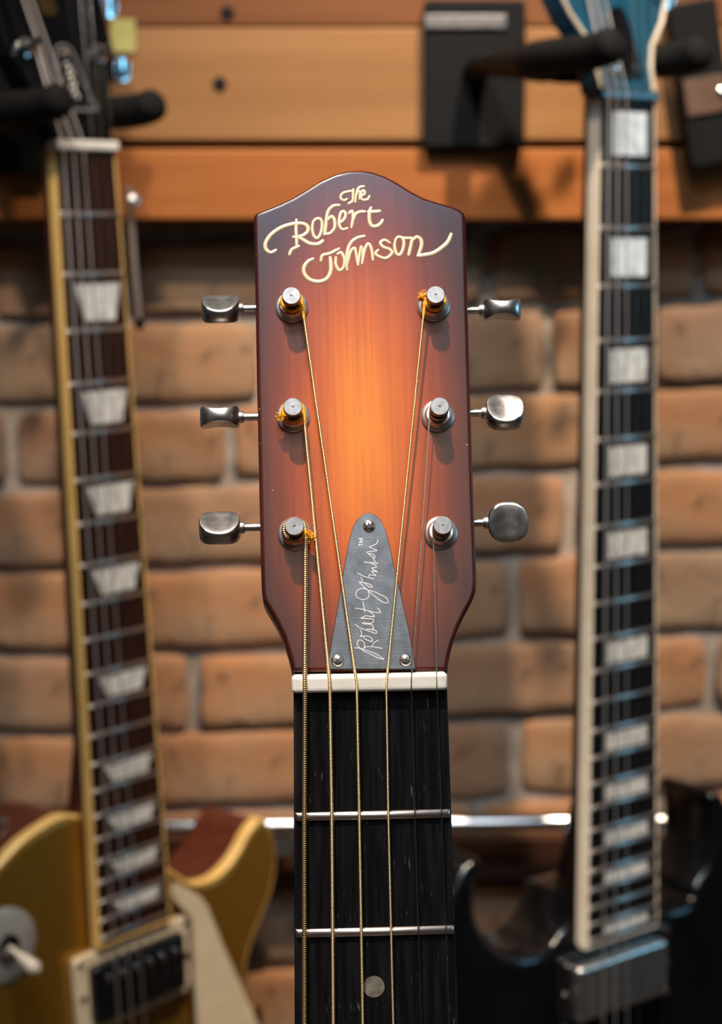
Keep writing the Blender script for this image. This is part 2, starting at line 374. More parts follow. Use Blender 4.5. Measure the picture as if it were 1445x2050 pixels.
joints = [
 [-470,-120,230,600,900,1260,1600],
 [-330,-20,262,620,975,1215,1398,1760],
 [-500,-170,140,530,810,1098,1300,1680],
 [-300,20,240,460,800,1190,1560],
 [-450,-120,210,600,870,1140,1500,1800],
 [-380,-40,230,640,1026,1262,1640],
 [-500,-110,180,387,760,1190,1424,1760],
 [-330,-30,300,650,1030,1240,1590],
 [-480,-90,260,640,960,1320,1700],
 [-340,-10,330,720,1110,1420,1780],
 [-500,-160,190,480,860,1200,1530,1880]]
mats_b = M['brick']
for k in range(len(rows) - 1):
    js = list(joints[k % len(joints)])
    while js[0] > XL + 200: js.insert(0, js[0] - random.uniform(300, 400))
    while js[-1] < XR - 200: js.append(js[-1] + random.uniform(300, 400))
    for a, bq in zip(js[:-1], js[1:]):
        if bq - a < 60: continue
        ga, gb = random.uniform(9, 15), random.uniform(9, 15)
        x0, x1 = a + ga, bq - gb
        j = [random.uniform(-4, 4) for _ in range(4)]
        tl = wall_pt(x0, line(rows[k], x0) + 16 + j[0], YB); tr = wall_pt(x1, line(rows[k], x1) + 16 + j[1], YB)
        bl = wall_pt(x0, line(rows[k+1], x0) - 4 + j[2], YB); br = wall_pt(x1, line(rows[k+1], x1) - 4 + j[3], YB)
        c = (tl + tr + bl + br) / 4; nx, nz = 10, 5
        mb = MB(); seed = Vector((random.random()*50, random.random()*50, random.random()*50)); dep = random.uniform(-.002, .003)
        rings = []
        for e, dy in ((0, .030), (0, .0045), (.0007, .0013), (.0030, 0)):     # from the back to the face, edges worn round
            ring = []
            def P(s, t):
                p = tl*(1-s)*(1-t) + tr*s*(1-t) + bl*(1-s)*t + br*s*t; return p
            loop = [(i/nx, 0) for i in range(nx)] + [(1, i/nz) for i in range(nz)] + [(1-i/nx, 1) for i in range(nx)] + [(0, 1-i/nz) for i in range(nz)]
            for s, t in loop:
                p = P(s, t); q = p - c; hw = (tr - tl).length/2; hh = (tl - bl).length/2
                fx = 1 - e/hw; fz = 1 - e/hh
                nn = noise.noise_vector(p*42 + seed); n3 = noise.noise_vector(p*130 + seed)
                corner = (abs(2*s-1)**6)*(abs(2*t-1)**6)
                sh = 1 - .06*corner
                v = Vector((q.x*fx*(1 - .03*corner) + nn.x*.0022 + n3.x*.0008, dy + dep + nn.y*.0012, q.z*fz*sh + nn.z*.0022 + n3.z*.0009)); ring.append(len(mb.v)); mb.v.append(tuple(v))
            rings.append(ring)
        for r0, r1 in zip(rings[:-1], rings[1:]):
            for i in range(len(r0)):
                i2 = (i+1) % len(r0); mb.f.append((r0[i], r1[i], r1[i2], r0[i2]))
        # face grid
        fr = rings[-1]; grid = {}
        for i in range(nx + 1):
            for jq in range(nz + 1):
                if jq == 0 and i < nx: idx = fr[i]
                elif i == nx and jq < nz: idx = fr[nx + jq]
                elif jq == nz and i > 0: idx = fr[nx + nz + (nx - i)]
                elif i == 0 and jq > 0: idx = fr[2*nx + nz + (nz - jq)]
                else:
                    p = P(i/nx, jq/nz); q = p - c; nn = noise.noise(p*55 + seed)
                    idx = len(mb.v); mb.v.append((q.x*.985, dep - .0003 + nn*.0016, q.z*.95))
                grid[i, jq] = idx
        for i in range(nx):
            for jq in range(nz): mb.f.append((grid[i, jq], grid[i, jq+1], grid[i+1, jq+1], grid[i+1, jq]))
        b = mb.build('brick', mats_b, wall, 60); b.location = c

def plank(y0, y1, m, x0=XL, x1=XR, Y=YP, thick=.020, parent=None, xs=None):
    zt_ = wall_pt(700, y0, Y).z; zb_ = wall_pt(700, y1, Y).z
    xa, xb = wall_pt(x0, 500, Y).x, wall_pt(x1, 500, Y).x
    cx, cz = (xa+xb)/2, (zt_+zb_)/2
    o = MB().prism([(p[0], p[1]) for p in rrect(0, 0, (xb-xa)/2, (zt_-zb_)/2, .0022)], rnd(.0018, 0, thick)).build('plank', m, parent, 40)
    o.rotation_euler = (R(90), 0, 0); o.location = (cx, Y + thick, cz); return o
zt2, zb2 = wall_pt(700, -800, YP).z, wall_pt(700, 425, YP).z
tr1 = box_world(wx0, wx1, YP + .021, YB - .004, zb2 + .006, zt2).build('trim_1', M['dark_wood'], None, None)
tag(tr1, 'dark battens behind the cedar planks on the upper wall', kind='structure')
pl = [plank(-700, -490, M['plank_orange'], parent=tr1), plank(-486, -262, M['plank_tan'], parent=tr1), plank(-258, 53, M['plank_brown'], parent=tr1),
      plank(55, 282, M['plank_tan'], parent=tr1), plank(298, 440, M['plank_orange'], parent=tr1)]
for x, y, p in ((455, 26, pl[2]), (440, 168, pl[3])):
    q = wall_pt(x, y, YP); h = MB().lathe([(.0044, .0), (.0044, .0012), (.0030, .0016), (.0012, .0008)], (0,0,0), (0,0,1), 20).build('screw', M['black_metal'], p)  # black screw heads stand in for the dark peg holes in the planks
    h.location = p.matrix_basis.inverted() @ Vector((q.x, YP, q.z))
zt3, zb3 = wall_pt(700, 1683, 1.178).z, wall_pt(700, 1760, 1.178).z
tr2 = box_world(wx0, wx1, 1.178, YB - .004, zb3, zt3).build('trim_2', M['dark_wood'], None, None)
tag(tr2, 'dark stained board fixed along the bricks below the rail', kind='structure')

# chrome rail with bracket
YR = 1.150
a, b_ = wall_pt(-560, 1664, YR), wall_pt(2000, 1637, YR)
rail_o = empty('display_rail', Matrix.Translation(a), 'polished chrome tube running across the brick wall low behind the guitars', 'rail')
MB().tube([(0,0,0), tuple((b_-a)*.5), tuple(b_-a)], .0058, 20).build('tube', M['rail_chrome'], rail_o)
for x in (-300, 566, 1640):
    q = wall_pt(x, 1664 - 27*(x+560)/2560, YR) - a
    mb = MB(); mb.prism(rrect(0, 0, .0075, .010, .002), rnd(.001, 0, .006))
    o = mb.build('bracket', M['nickel_dark'], rail_o); o.rotation_euler = (R(90),0,0); o.location = (q.x, q.y + .003, q.z - .012)
    MB().tube([(q.x, q.y, q.z - .010), (q.x, 1.176 - a.y, q.z - .014)], .0035, 12).build('bracket_arm', M['nickel_dark'], rail_o)

# paper tag on the plank
q = wall_pt(247, 72, YP - .0012)
pt = MB().prism(rrect(0, 0, .0078, .0105, .001), [(0, 0), (0, .0006), (.0002, .0008)]).build('price_tag', M['tag_paper'], None, None)
pt.rotation_euler = (R(90), 0, 0); pt.location = q; tag(pt, 'small yellow-green paper tag stuck to the cedar plank', 'tag')
# ------------------------------------------------------------------ the guitars
def frame_m(P, u, up, n):
    m = Matrix.Identity(4)
    for i, c in enumerate((u, up, n)):
        for k in range(3): m[k][i] = c[k]
    for k in range(3): m[k][3] = P[k]
    return m
def pose(Pmm, phi, rho, tau):
    phi, rho, tau = R(phi), R(rho), R(tau)
    u = Vector((math.cos(phi), math.sin(phi), 0)); d = Vector((0,0,-1)); n = Vector((math.sin(phi), -math.cos(phi), 0))
    d2 = d*math.cos(tau) - n*math.sin(tau); n2 = n*math.cos(tau) + d*math.sin(tau)
    u2 = u*math.cos(rho) - d2*math.sin(rho); d3 = d2*math.cos(rho) + u*math.sin(rho)
    return frame_m(CAM + Vector(Pmm)*.001, u2, -d3, n2)
def fretpos(n, s): return s*(1 - 2**(-n/12))

# ---- the headstock in focus
yaw, rol = R(1.7), R(1.05)
u = RT*math.cos(yaw) + FW*math.sin(yaw); n_ = -FW*math.cos(yaw) + RT*math.sin(yaw)
u2 = u*math.cos(rol) + UP*math.sin(rol); up2 = UP*math.cos(rol) - u*math.sin(rol)
MG = frame_m(CAM + ray(741.5, 1384)*.504, u2, up2, n_)
HT = R(14)
MH_l = Matrix.Translation((0, .0054, -.0012)) @ Matrix.Rotation(-HT, 4, 'X')   # headstock frame inside the guitar's frame
MH = MG @ MH_l
def hd(x, y, z=0): return hit(MH, x, y, z)
guitar = empty('acoustic_guitar', MG, 'sunburst guitar headstock in sharp focus with gold Robert Johnson lettering and ebony neck', 'guitar')

hp = [(584,1345),(582,1330),(577,1309),(567,1277),(554.6,1249),(542,1227),(531,1209),(525.5,1197),(523.5,1180),(522,1130),(520,1040),(517,900),(514,760),(511.5,620),(509.5,520),(508,440),(508.8,432),(513,425.5),
 (530,419),(560,407),(585,395),(610,380),(640,361),(670,347.5),(697,341),(722,339.5),(745,342.5),(770,351),(795,364),(820,380),(848,395),(880,405),(905,412),(921,418.5),(929.5,425.5),(932,436),
 (934,520),(937,640),(941,780),(944.5,900),(948,1000),(951,1080),(953.5,1140),(954,1160),(952.5,1183),(945.7,1202),(932,1227),(919.5,1252),(908,1282),(901,1309),(897,1330),(896,1343)]
hout = [hd(x, y) for x, y in hp]
hs = MB().prism(hout, rnd(.0011, -.0150, 0, 5)).build('headstock', M['sunburst'], guitar, 40); hs.matrix_basis = MH_l
# lettering, each word a raised gold inlay
def T4(p): return (500 + p[0]/5.16, 360 + p[1]/5.16)
def T5(p): return (720 + p[0]/6.568, 360 + p[1]/6.568)
def strokes(lst, width, z, n=7, taper=True, flat=.28):
    mb = MB()
    for tr, pts, *wd in lst:
        px = [hd(*tr(p), z) for p in pts]
        c = catmull([(x, y, z) for x, y in px], n)
        wpx = (wd[0] if wd else width)
        r = [wpx*.64 * (1 - .35*abs(2*i/(len(c)-1) - 1)**6 if taper else 1) for i in range(len(c))]
        mb.tube(c, r, 8, True, flat, (0,0,1))
    return mb
PXM = .001/6.6
the = [(T4,[(1010,195),(975,213),(942,195),(942,160),(975,132),(1030,120),(1072,112)]),(T4,[(1070,90),(1066,150),(1062,215),(1040,235),(1013,250)]),
 (T4,[(1188,68),(1140,75),(1112,105),(1098,160),(1088,238)]),(T4,[(1095,170),(1118,122),(1140,128),(1138,165),(1132,205)]),
 (T4,[(1150,172),(1186,145),(1182,112),(1155,125),(1146,180),(1172,208),(1218,200),(1240,160)])]
rob = [(T4,[(278,722),(215,750),(166,712),(164,650),(215,570),(310,500),(420,460),(500,450),(570,460),(603,500),(585,550),(520,585),(440,592)],6.2),
 (T4,[(482,402),(478,520),(484,610),(482,680)],5.4),(T4,[(515,680),(470,702),(430,725),(405,780)],5.4),
 (T4,[(505,592),(560,625),(620,658),(690,665),(730,650),(762,622)],6.2),
 (T4,[(655,420),(645,500),(660,575),(698,602),(735,545),(747,450),(725,403),(680,408),(650,440)],5),
 (T4,[(935,262),(865,270),(812,320),(792,400),(783,490),(770,575)],5.6),(T4,[(775,560),(830,552),(875,495),(874,415),(845,378),(805,415)],5.2),
 (T4,[(920,445),(958,425),(990,370),(975,328),(942,340),(926,400),(926,470),(958,512),(1015,498)],5),
 (T4,[(1018,350),(1058,325),(1066,395),(1048,500)],5.2),(T4,[(1060,440),(1088,362),(1135,332),(1200,328)],5.4),
 (T4,[(1212,332),(1280,330),(1355,322)],6),(T4,[(1258,280),(1237,330),(1236,420),(1262,475),(1310,478),(1350,452),(1378,408)],6)]
joh = [(T4,[(662,812),(600,845),(558,910),(570,980),(630,1035),(720,1050),(795,1020),(835,945),(836,850),(828,790)],6.2),(T4,[(732,848),(752,782),(830,760),(930,708)],5.4),
 (T4,[(890,790),(888,870),(925,935),(970,900),(977,820),(945,752),(900,772)],5),
 (T4,[(1192,580),(1110,600),(1045,650),(1010,730),(1000,850),(1006,940)],5.4),(T4,[(1006,880),(1040,745),(1082,706),(1098,760),(1118,890)],4.6),
 (T4,[(1118,890),(1132,780),(1152,690),(1168,770),(1158,875)],4.4),(T4,[(1158,870),(1188,720),(1226,660),(1258,720),(1272,835)],5),
 (T5,[(405,835),(330,792),(272,828),(310,882),(395,915),(425,965),(345,1032),(245,1003),(208,965),(252,915)],5.2),
 (T5,[(470,795),(458,870),(480,960),(522,988),(562,930),(582,830),(560,768),(505,752),(462,800)],5.2),
 (T5,[(545,762),(620,768),(700,765)],5.2),(T5,[(690,770),(672,870),(640,998)],5.6),
 (T5,[(690,800),(755,752),(808,795),(808,880),(762,1008)],6),(T5,[(750,1000),(860,985),(970,960),(1080,890),(1160,810),(1208,700)],6.4)]
for lst, wd in ((the, 4.3), (rob, 6), (joh, 6)):
    lst2 = [(t, p, (q[0] if q else wd)*PXM) for t, p, *q in lst]
    o = strokes(lst2, wd*PXM, .00008).build('lettering', M['letter_gold'], hs, 60)

# truss rod cover with engraved signature
tp = [(655,1339),(665,1275),(678,1201),(688,1139),(698,1085),(706,1055),(715,1040),(726,1030),(738,1026.6),(749.5,1030),(761,1040),(771,1058),(779,1088),(789,1134),(796,1159),(807.5,1214),(819,1264),(827,1308),(832,1339)]
tpo = [hd(*p, .0014) for p in tp]
tcov = MB().prism(tpo, [(0, .0001), (0, .0013), (.00015, .0015)]).build('truss_rod_cover', M['plate'], guitar, 40); tcov.matrix_basis = MH_l
def T6(p): return (680 + p[0]/12.04, 1060 + p[1]/12.04)
def T7(p): return (680 + p[0]/12.04, 1190 + p[1]/12.04)
def S7(p): return (p[0], p[1] + 1565)
sig = [
 (T7,[(350,1290),(470,1295),(600,1330),(760,1390),(900,1450),(1065,1565),(900,1520),(740,1440),(590,1370),(520,1320),(450,1260),(420,1180),(450,1110),(520,1105),(580,1160),(600,1240),(580,1295),(640,1262),(760,1260),(880,1275),(1030,1305)]),
 (T7,[(775,1240),(840,1160),(935,1100)]),
 (T7,[(560,1020),(620,1080),(700,1115),(780,1135),(782,1080),(730,1030),(650,1005),(560,1010),(490,1015),(530,970),(515,900),(500,850)]),
 (T7,[(370,715),(460,790),(600,850),(740,900),(875,938),(882,885),(790,850),(640,835),(790,842),(812,780),(740,722),(620,718),(545,700),(580,680),(680,702),(770,690),(815,632),(800,597),(680,582),(510,575),(560,550),(620,515),(700,525),(835,535),(800,480),(700,405)]),
 (T7,[(370,330),(500,350),(640,385),(780,420),(955,438),(972,400),(900,320)]),
 (T7,[(600,435),(585,320),(555,170)]),
 (T6,[(700,1480),(620,1435),(520,1425),(425,1470),(385,1560),(405,1620),(440,1652),(545,1690),(640,1675),(698,1620),(708,1555),(690,1500),(720,1475),(850,1510),(1000,1580),(1110,1640),(1165,1715),(1150,1770),(1060,1760),(940,1690),(850,1615),(700,1490),(580,1380),(470,1270),(580,1290),(680,1300),(770,1360),(770,1402),(690,1370),(605,1300)]),
 (T6,[(550,1258),(530,1200),(510,1150)]),
 (T6,[(420,1040),(520,1100),(650,1150),(840,1195)]),
 (T6,[(710,1150),(712,1092),(870,1112),(810,1060),(775,1000),(910,1025),(800,960),(775,925),(880,915),(850,860),(740,810)]),
 (T6,[(580,790),(760,805),(930,815)]),
 (T6,[(855,790),(812,705),(840,682),(846,640),(780,600),(705,588),(755,650),(830,685)]),
 (T6,[(715,600),(650,550),(760,530),(900,510),(800,465),(710,425),(800,388),(875,350),(915,290),(900,245)])]
mb = MB()
for tr, pts in sig:
    c = catmull([(*hd(*tr(p), .0015), .00152) for p in pts], 5); mb.tube(c, .000118, 6, True, .4, (0,0,1))
mb.build('engraved_signature', M['engraved'], tcov, 60)
mb = MB()
for pts in ([(460,348),(460,392)], [(460,370),(555,370)], [(552,318),(462,312)], [(462,312),(548,270)], [(548,270),(462,226)], [(462,226),(552,216)]):
    mb.tube([(*hd(*T6(p), .0015), .00152) for p in pts], 0.00013, 6, True, .4, (0,0,1))
mb.build('engraved_trademark', M['engraved'], tcov, 60)
for i, (x, y) in enumerate(((738.7,1053),(676,1323),(812,1322))):
    p = hd(x, y, .0016); r = .0018
    mb = MB(); mb.lathe([(r, 0), (r, r*.18), (r*.92, r*.42), (r*.72, r*.60), (r*.40, r*.70), (r*.05, r*.73)], (0,0,0), (0,0,1), 24)
    nf = len(mb.f); A = Matrix.Rotation(R(20 + 25*i), 4, 'Z')
    for hx, hy in ((.50, .10), (.10, .50)): mb.box((0, 0, r*.62), (r*hx, r*hy, r*.155))
    mb.v = [tuple(A @ Vector(v)) for v in mb.v]
    o = mb.build('screw', M['nickel'], tcov, 40); o.location = (*p, .0015)
    o.data.materials.append(M['slot'])
    for f in o.data.polygons[nf:]: f.material_index = 1

# nut, fretboard, frets, dot, neck
def nk(x, y, z=0): return hit(MG, x, y, z)
ZN = .0028
nl, nr = nk(583.5, 1366, ZN)[0], nk(896, 1363, ZN)[0]
mb = MB(); mb.prism(rrect((nl+nr)/2, .0026, (nr-nl)/2, .00255, .0012, 5), rnd(.0011, -.0045, ZN, 4)); mb.build('nut', M['bone'], guitar, 50)
LEN = -.330
def edge(y): return .02215 + (.0275-.02215)*(-y/.356)
fb = [(-edge(0), 0), (edge(0), 0), (edge(LEN), LEN), (-edge(LEN), LEN)]
fboard = MB().prism(fb, [(0,-.0060),(0,-.0004),(.0003,-.0001),(.0007,0)]).build('fretboard', M['ebony'], guitar, 40)
mb = MB(); seg = 14; ys = [.004, 0, -.05, -.15, -.25, LEN]
for y in ys:
    w_ = edge(min(0, y)) - .0003; dpt = .0145 + .004*(-y/.33)
    for k in range(seg + 1):
        a = math.pi * k/seg; mb.v.append((-w_*math.cos(a), y, -.0061 - dpt*math.sin(a)**.8))
for i in range(len(ys)-1):
    for k in range(seg):
        b0 = i*(seg+1)+k; b1 = b0+seg+1; mb.f.append((b0, b1, b1+1, b0+1))
mb.f.append(tuple(range(seg+1))); mb.f.append(tuple(reversed(range((len(ys)-1)*(seg+1), len(ys)*(seg+1)))))
mb.build('neck', M['mahogany'], guitar, 50)
SC = .633
def fretbar(w, y, h=.0011, hw=.00125, z=0, k=8):
    mb = MB(); pr = []
    for i in range(k + 1):
        a = math.pi * i/k; pr.append((hw*math.cos(a), z + h*math.sin(a)))
    for sx in (-w, -w+.0007, w-.0007, w):
        for yy, zz in pr: mb.v.append((sx, y + yy, z + (zz - z)*(.35 if abs(sx) == w else 1)))
    m_ = k + 1
    for i in range(3):
        for j in range(k): mb.f.append((i*m_+j, i*m_+j+1, (i+1)*m_+j+1, (i+1)*m_+j))
    mb.f.append(tuple(range(m_))[::-1]); mb.f.append(tuple(range(3*m_, 4*m_))); return mb
for i in range(1, 12):
    y = -fretpos(i, SC) - .0002
    if y < LEN: break
    fretbar(edge(y) - .0004, y).build('fret', M['fretwire'], guitar, 60)
for i in (3, 5, 7, 9):
    y = -(fretpos(i-1, SC) + fretpos(i, SC))/2 - .0002
    if y > LEN: MB().lathe([(.0031,-.001),(.0031,.00004)], (-.0006, y, 0), (0,0,1), 28).build('inlay_dot', M['pearl_dark'], guitar, 30)

# tuners and strings
posts = dict(a=(590,1068), b=(587,833), c=(584,614), d=(868,612), e=(876,832), f=(882,1066))
PH = .0102
pp = {k: hd(*v, .0008) for k, v in posts.items()}
btn = dict(a=(-1,(398,482),1056,48), b=(-1,(400,480),835,8), c=(-1,(403,480),618,45), d=(1,(966,1042),621,12), e=(1,(971,1048),826,62), f=(1,(975,1057),1046,105))
def button_mesh(A, B, tmid, tend):
    """oval key with dished faces; x along the shaft, y across, z the face normal"""
    mb = MB(); na, nb = 20, 12; idx = {}
    def half(x):                                   # half width of the oval at x
        s = abs(x/A); return B*(max(0, 1 - s**2.6))**(1/2.2)
    lay = []
    prof = [(-1,.86),(-.97,.94),(-.85,1.0),(0,1.0),(.85,1.0),(.97,.94),(1,.86)]
    rim = []
    for k in range(40):
        a = 2*math.pi*k/40; c, s = math.cos(a), math.sin(a)
        rim.append((A*math.copysign(abs(c)**.78, c), B*math.copysign(abs(s)**.85, s)))
    rings = []
    def thick(x, y): return (tmid + (tend - tmid)*(abs(x)/A)**2.0)/2
    for zf, sc in ((-1,.0),(-1,.30),(-1,.60),(-1,.84),(-.94,.93),(-.72,.985),(0,1),(.72,.985),(.94,.93),(1,.84),(1,.60),(1,.30),(1,.0)):
        ring = []
        for x, y in rim:
            X, Y = x*max(sc, .001), y*max(sc, .001); ring.append(len(mb.v)); mb.v.append((X, Y, zf*thick(X, Y)))
        rings.append(ring)
    for r0, r1 in zip(rings[:-1], rings[1:]):
        for i in range(40): mb.f.append((r0[i], r0[(i+1) % 40], r1[(i+1) % 40], r1[i]))
    return mb
ZS = -.0085
def helix(cx, cy, r, z0, z1, turns, a0, n=28, dr=0):
    N_ = int(turns*n); return [(cx + (r+dr*i/N_)*math.cos(a0 + 2*math.pi*turns*i/N_), cy + (r+dr*i/N_)*math.sin(a0 + 2*math.pi*turns*i/N_), z0 + (z1-z0)*i/N_) for i in range(N_+1)]
for key in 'abcdef':
    cx, cy = pp[key]; sgn, (xa, xb), ysh, th = btn[key]
    r = .0028
    mb = MB().lathe([(r*.95, -.012), (r*.95, .0012), (r*.95, PH-.0062), (r*.82, PH-.0052), (r*.78, PH-.0036), (r*.86, PH-.0026), (r, PH-.0020), (r, PH-.0004), (r*.93, PH), (r*.12, PH), (r*.06, PH-.0003)], (cx, cy, 0), (0,0,1), 36)
    po = mb.build('tuner', M['nickel_dark'], guitar, 40); po.matrix_basis = MH_l
    MB().lathe([(.0050,.0), (.0050,.0006), (.0046,.0011), (.0040,.0013), (.0038,.0022), (.0034,.0028), (.0030,.0028)], (cx, cy, 0), (0,0,1), 40).build('washer', M['satin_washer'], po, 35)
    # shaft, collar and button outside the edge of the headstock; gear case on its back
    x_in = -.0245 if sgn < 0 else .0245
    sx0, sy = hd(xb if sgn < 0 else xa, ysh, ZS); sx1, _ = hd(xa if sgn < 0 else xb, ysh, ZS)
    MB().tube([(cx, sy, ZS), (sx0, sy, ZS), (sx0 + sgn*.002, sy, ZS)], .00118, 16).build('shaft', M['nickel'], po)
    MB().lathe([(.0017,-.0012),(.0019,-.0006),(.0019,.0004),(.0014,.0010)], (sx0, sy, ZS), (sgn,0,0), 20).build('collar', M['nickel'], po)
    A = abs(sx1 - sx0)/2
    bo = button_mesh(A, .0062, .0043, .0070).build('button', M['nickel'], po, 50)
    bo.matrix_basis = Matrix.Translation(((sx0+sx1)/2, sy, ZS)) @ Matrix.Rotation(R(-90 + th), 4, 'X')
    mb = MB().prism(rrect(cx - sgn*.003, sy, .0075, .0075, .002), rnd(.0012, -.0245, -.0152)); mb.build('gear_case', M['nickel'], po)

sw = dict(a=.00068, b=.00056, c=.00046, d=.00036, e=.00020, f=.00015)
spx = dict(a=(610,609,609), b=(660,664,667), c=(714,719,726), d=(773,777,787), e=(823,830,843), f=(874,883,899))
exits = dict(a=(614,1080), b=(610.5,838), c=(610,618), d=(847,618), e=(856.5,842), f=(866.5,1072))
smat = dict(a='wound', b='wound_fine', c='wound_fine', d='wound_fine', e='steel_string', f='steel_string')
for key in 'abcdef':
    r = sw[key]; zs = ZN + r*.55
    x0, y0 = nk(spx[key][0], 1366, zs)
    xf, yf = nk(spx[key][1], 1630, .0020); xe, ye = nk(spx[key][2], 2050, .0026)
    k = (LEN - y0)/(ye - y0)
    end = (x0 + (xe-x0)*k, LEN, .0026 + .0025)
    zp = PH - .0042
    cx, cy = pp[key]; sg = 1 if key in 'abc' else -1
    rcoil = .0025 + (max(r, .0005) if key in 'abcd' else r)
    ex, ey = cx + sg*rcoil, cy - .0003; pe = MH_l @ Vector((ex, ey, zp))
    path = [end, (xe, ye, .0028), (xf, yf, .0025), (x0, .0004, zs), (x0, .0026, zs + .0001), (x0 + (pe.x-x0)*.02, .0046, zs - .0003)]
    n0 = Vector(path[-1])
    path += [tuple(n0.lerp(pe, t)) for t in (.25, .5, .75, 1.0)]
    st = MB().tube(path, r, 10).build('string', M[smat[key]], guitar, 60)
    a0 = math.atan2(ey - cy, ex - cx)
    coil = helix(cx, cy, rcoil, zp, zp - r*(3.6 if key in 'abcd' else 7), 2.3 if key in 'abcd' else 3.2, a0, 26, 0)
    cm = dict(a='wound', b='silk', c='silk', d='silk', e='steel_string', f='steel_string')[key]
    rc = max(r, .0005) if cm == 'silk' else r
    w_ = MB().tube(coil, rc, 8).build('string_winding', M[cm], st, 60); w_.matrix_basis = MH_l
    if key in 'abcd':     # frayed orange silk where the string leaves the post
        mb = MB(); n_f = dict(a=110, b=80, c=40, d=70)[key]; rr_ = random.Random(ord(key))
        aa = math.radians(dict(a=-25, b=205, c=-40, d=165)[key]); bx = cx + .0033*math.cos(aa); by = cy + .0033*math.sin(aa)
        Lm = dict(a=.0030, b=.0017, c=.0012, d=.0016)[key]
        for _ in range(n_f):
            ln = Lm*rr_.random()**.8; th_ = aa + rr_.gauss(0, .30 if key == 'a' else .5)
            p0 = Vector((bx + rr_.gauss(0,.0003), by + rr_.gauss(0,.0004), zp + rr_.uniform(-.0012,.0003)))
            p2 = p0 + Vector((math.cos(th_)*ln, math.sin(th_)*ln, rr_.gauss(0, .0005)))
            cv = Vector((rr_.gauss(0,.00035), rr_.gauss(0,.00035), rr_.gauss(0,.0003)))
            mb.tube(catmull([p0, p0.lerp(p2, .5) + cv, p2 + cv*.6, p2 - cv*.4 + Vector((rr_.gauss(0,.0002), rr_.gauss(0,.0002), 0))], 2), [.00016]*4 + [.00012]*2 + [.00007], 4)
        o = mb.build('silk_tuft', M['silk'], st, 60); o.matrix_basis = MH_l
        mb = MB()    # silk wrapped around the string's end
        q = [MH_l.inverted() @ Vector(n0.lerp(pe, t)) for t in (.955, .98, 1.0)]
        mb.tube(q, [r*1.05, r*1.25, r*1.3], 10); o = mb.build('silk_wrap', M['silk'], st, 60); o.matrix_basis = MH_l

# ---- the two guitars hanging behind
def neck_profile(root, mt, hw0, hw1, y1, ztop, d0, d1):
    mb = MB(); ys = [.004, -.02, -.12, -.25, y1+.06, y1]; seg = 12
    for i, y in enumerate(ys):
        t = min(1, max(0, y/y1)); w_ = hw0 + (hw1-hw0)*t; dp = d0 + (d1-d0)*t
        if i == len(ys)-1: dp += .020
        for k in range(seg+1):
            a = math.pi*k/seg; mb.v.append((-w_*math.cos(a), y, ztop - dp*math.sin(a)**.75))
    for i in range(len(ys)-1):
        for k in range(seg):
            b0 = i*(seg+1)+k; b1 = b0+seg+1; mb.f.append((b0, b1, b1+1, b0+1))
    mb.f.append(tuple(range(seg+1))); mb.f.append(tuple(reversed(range((len(ys)-1)*(seg+1), len(ys)*(seg+1)))))
    return mb.build('neck', mt, root, 50)
def fretted_neck(root, s, w0, w12, nfr, fbmat, bindmat, tail, bt, neckmat, joint):
    hw = lambda y: (w0 + (w12-w0)*(-y)/(s/2))/2
    yend = -fretpos(nfr, s) - tail
    MB().prism([(-hw(0),0),(hw(0),0),(hw(yend),yend),(-hw(yend),yend)], [(0,-.0066),(0,-.0003),(.0004,0)]).build('fretboard', fbmat, root, 40)
    for sx in (-1, 1):
        MB().prism([(sx*hw(0),0),(sx*(hw(0)+.0016),0),(sx*(hw(yend)+.0016),yend),(sx*hw(yend),yend)], [(0,-bt),(0,-.0006),(.0005,.0001)]).build('binding', bindmat, root, 40)
    MB().prism([(-hw(yend)-.0016,yend),(hw(yend)+.0016,yend),(hw(yend)+.0016,yend-.0018),(-hw(yend)-.0016,yend-.0018)], [(0,-.0066),(0,-.0004),(.0004,0)]).build('binding', bindmat, root, 40)
    for i in range(1, nfr+1):
        y = -fretpos(i, s); fretbar(hw(y)+.0004, y, .0013, .0014, 0, 6).build('fret', M['fretwire_worn'], root, 60)
    neck_profile(root, neckmat, hw(0)+.001, hw(yend)+.001, joint, -.0067, .0150, .020)
    return hw, yend
def bg_strings(root, s, MHl, zs, posts_l, bridge_y, spread0, spread1, matn, gauge):
    for i in range(6):
        x0 = -spread0/2 + spread0*i/5; x1 = -spread1/2 + spread1*i/5
        pe = MHl @ Vector((posts_l[i][0] + (.0025 if i < 3 else -.0025), posts_l[i][1]-.001, .006))
        MB().tube([(x1, bridge_y, .010), (x1*.5+x0*.5, bridge_y*.5, .0058), (x0, .0005, zs), (x0, .004, zs), tuple(pe)], gauge[i], 8).build('string', M[matn if i < 3 else 'steel_string'], root, 60)
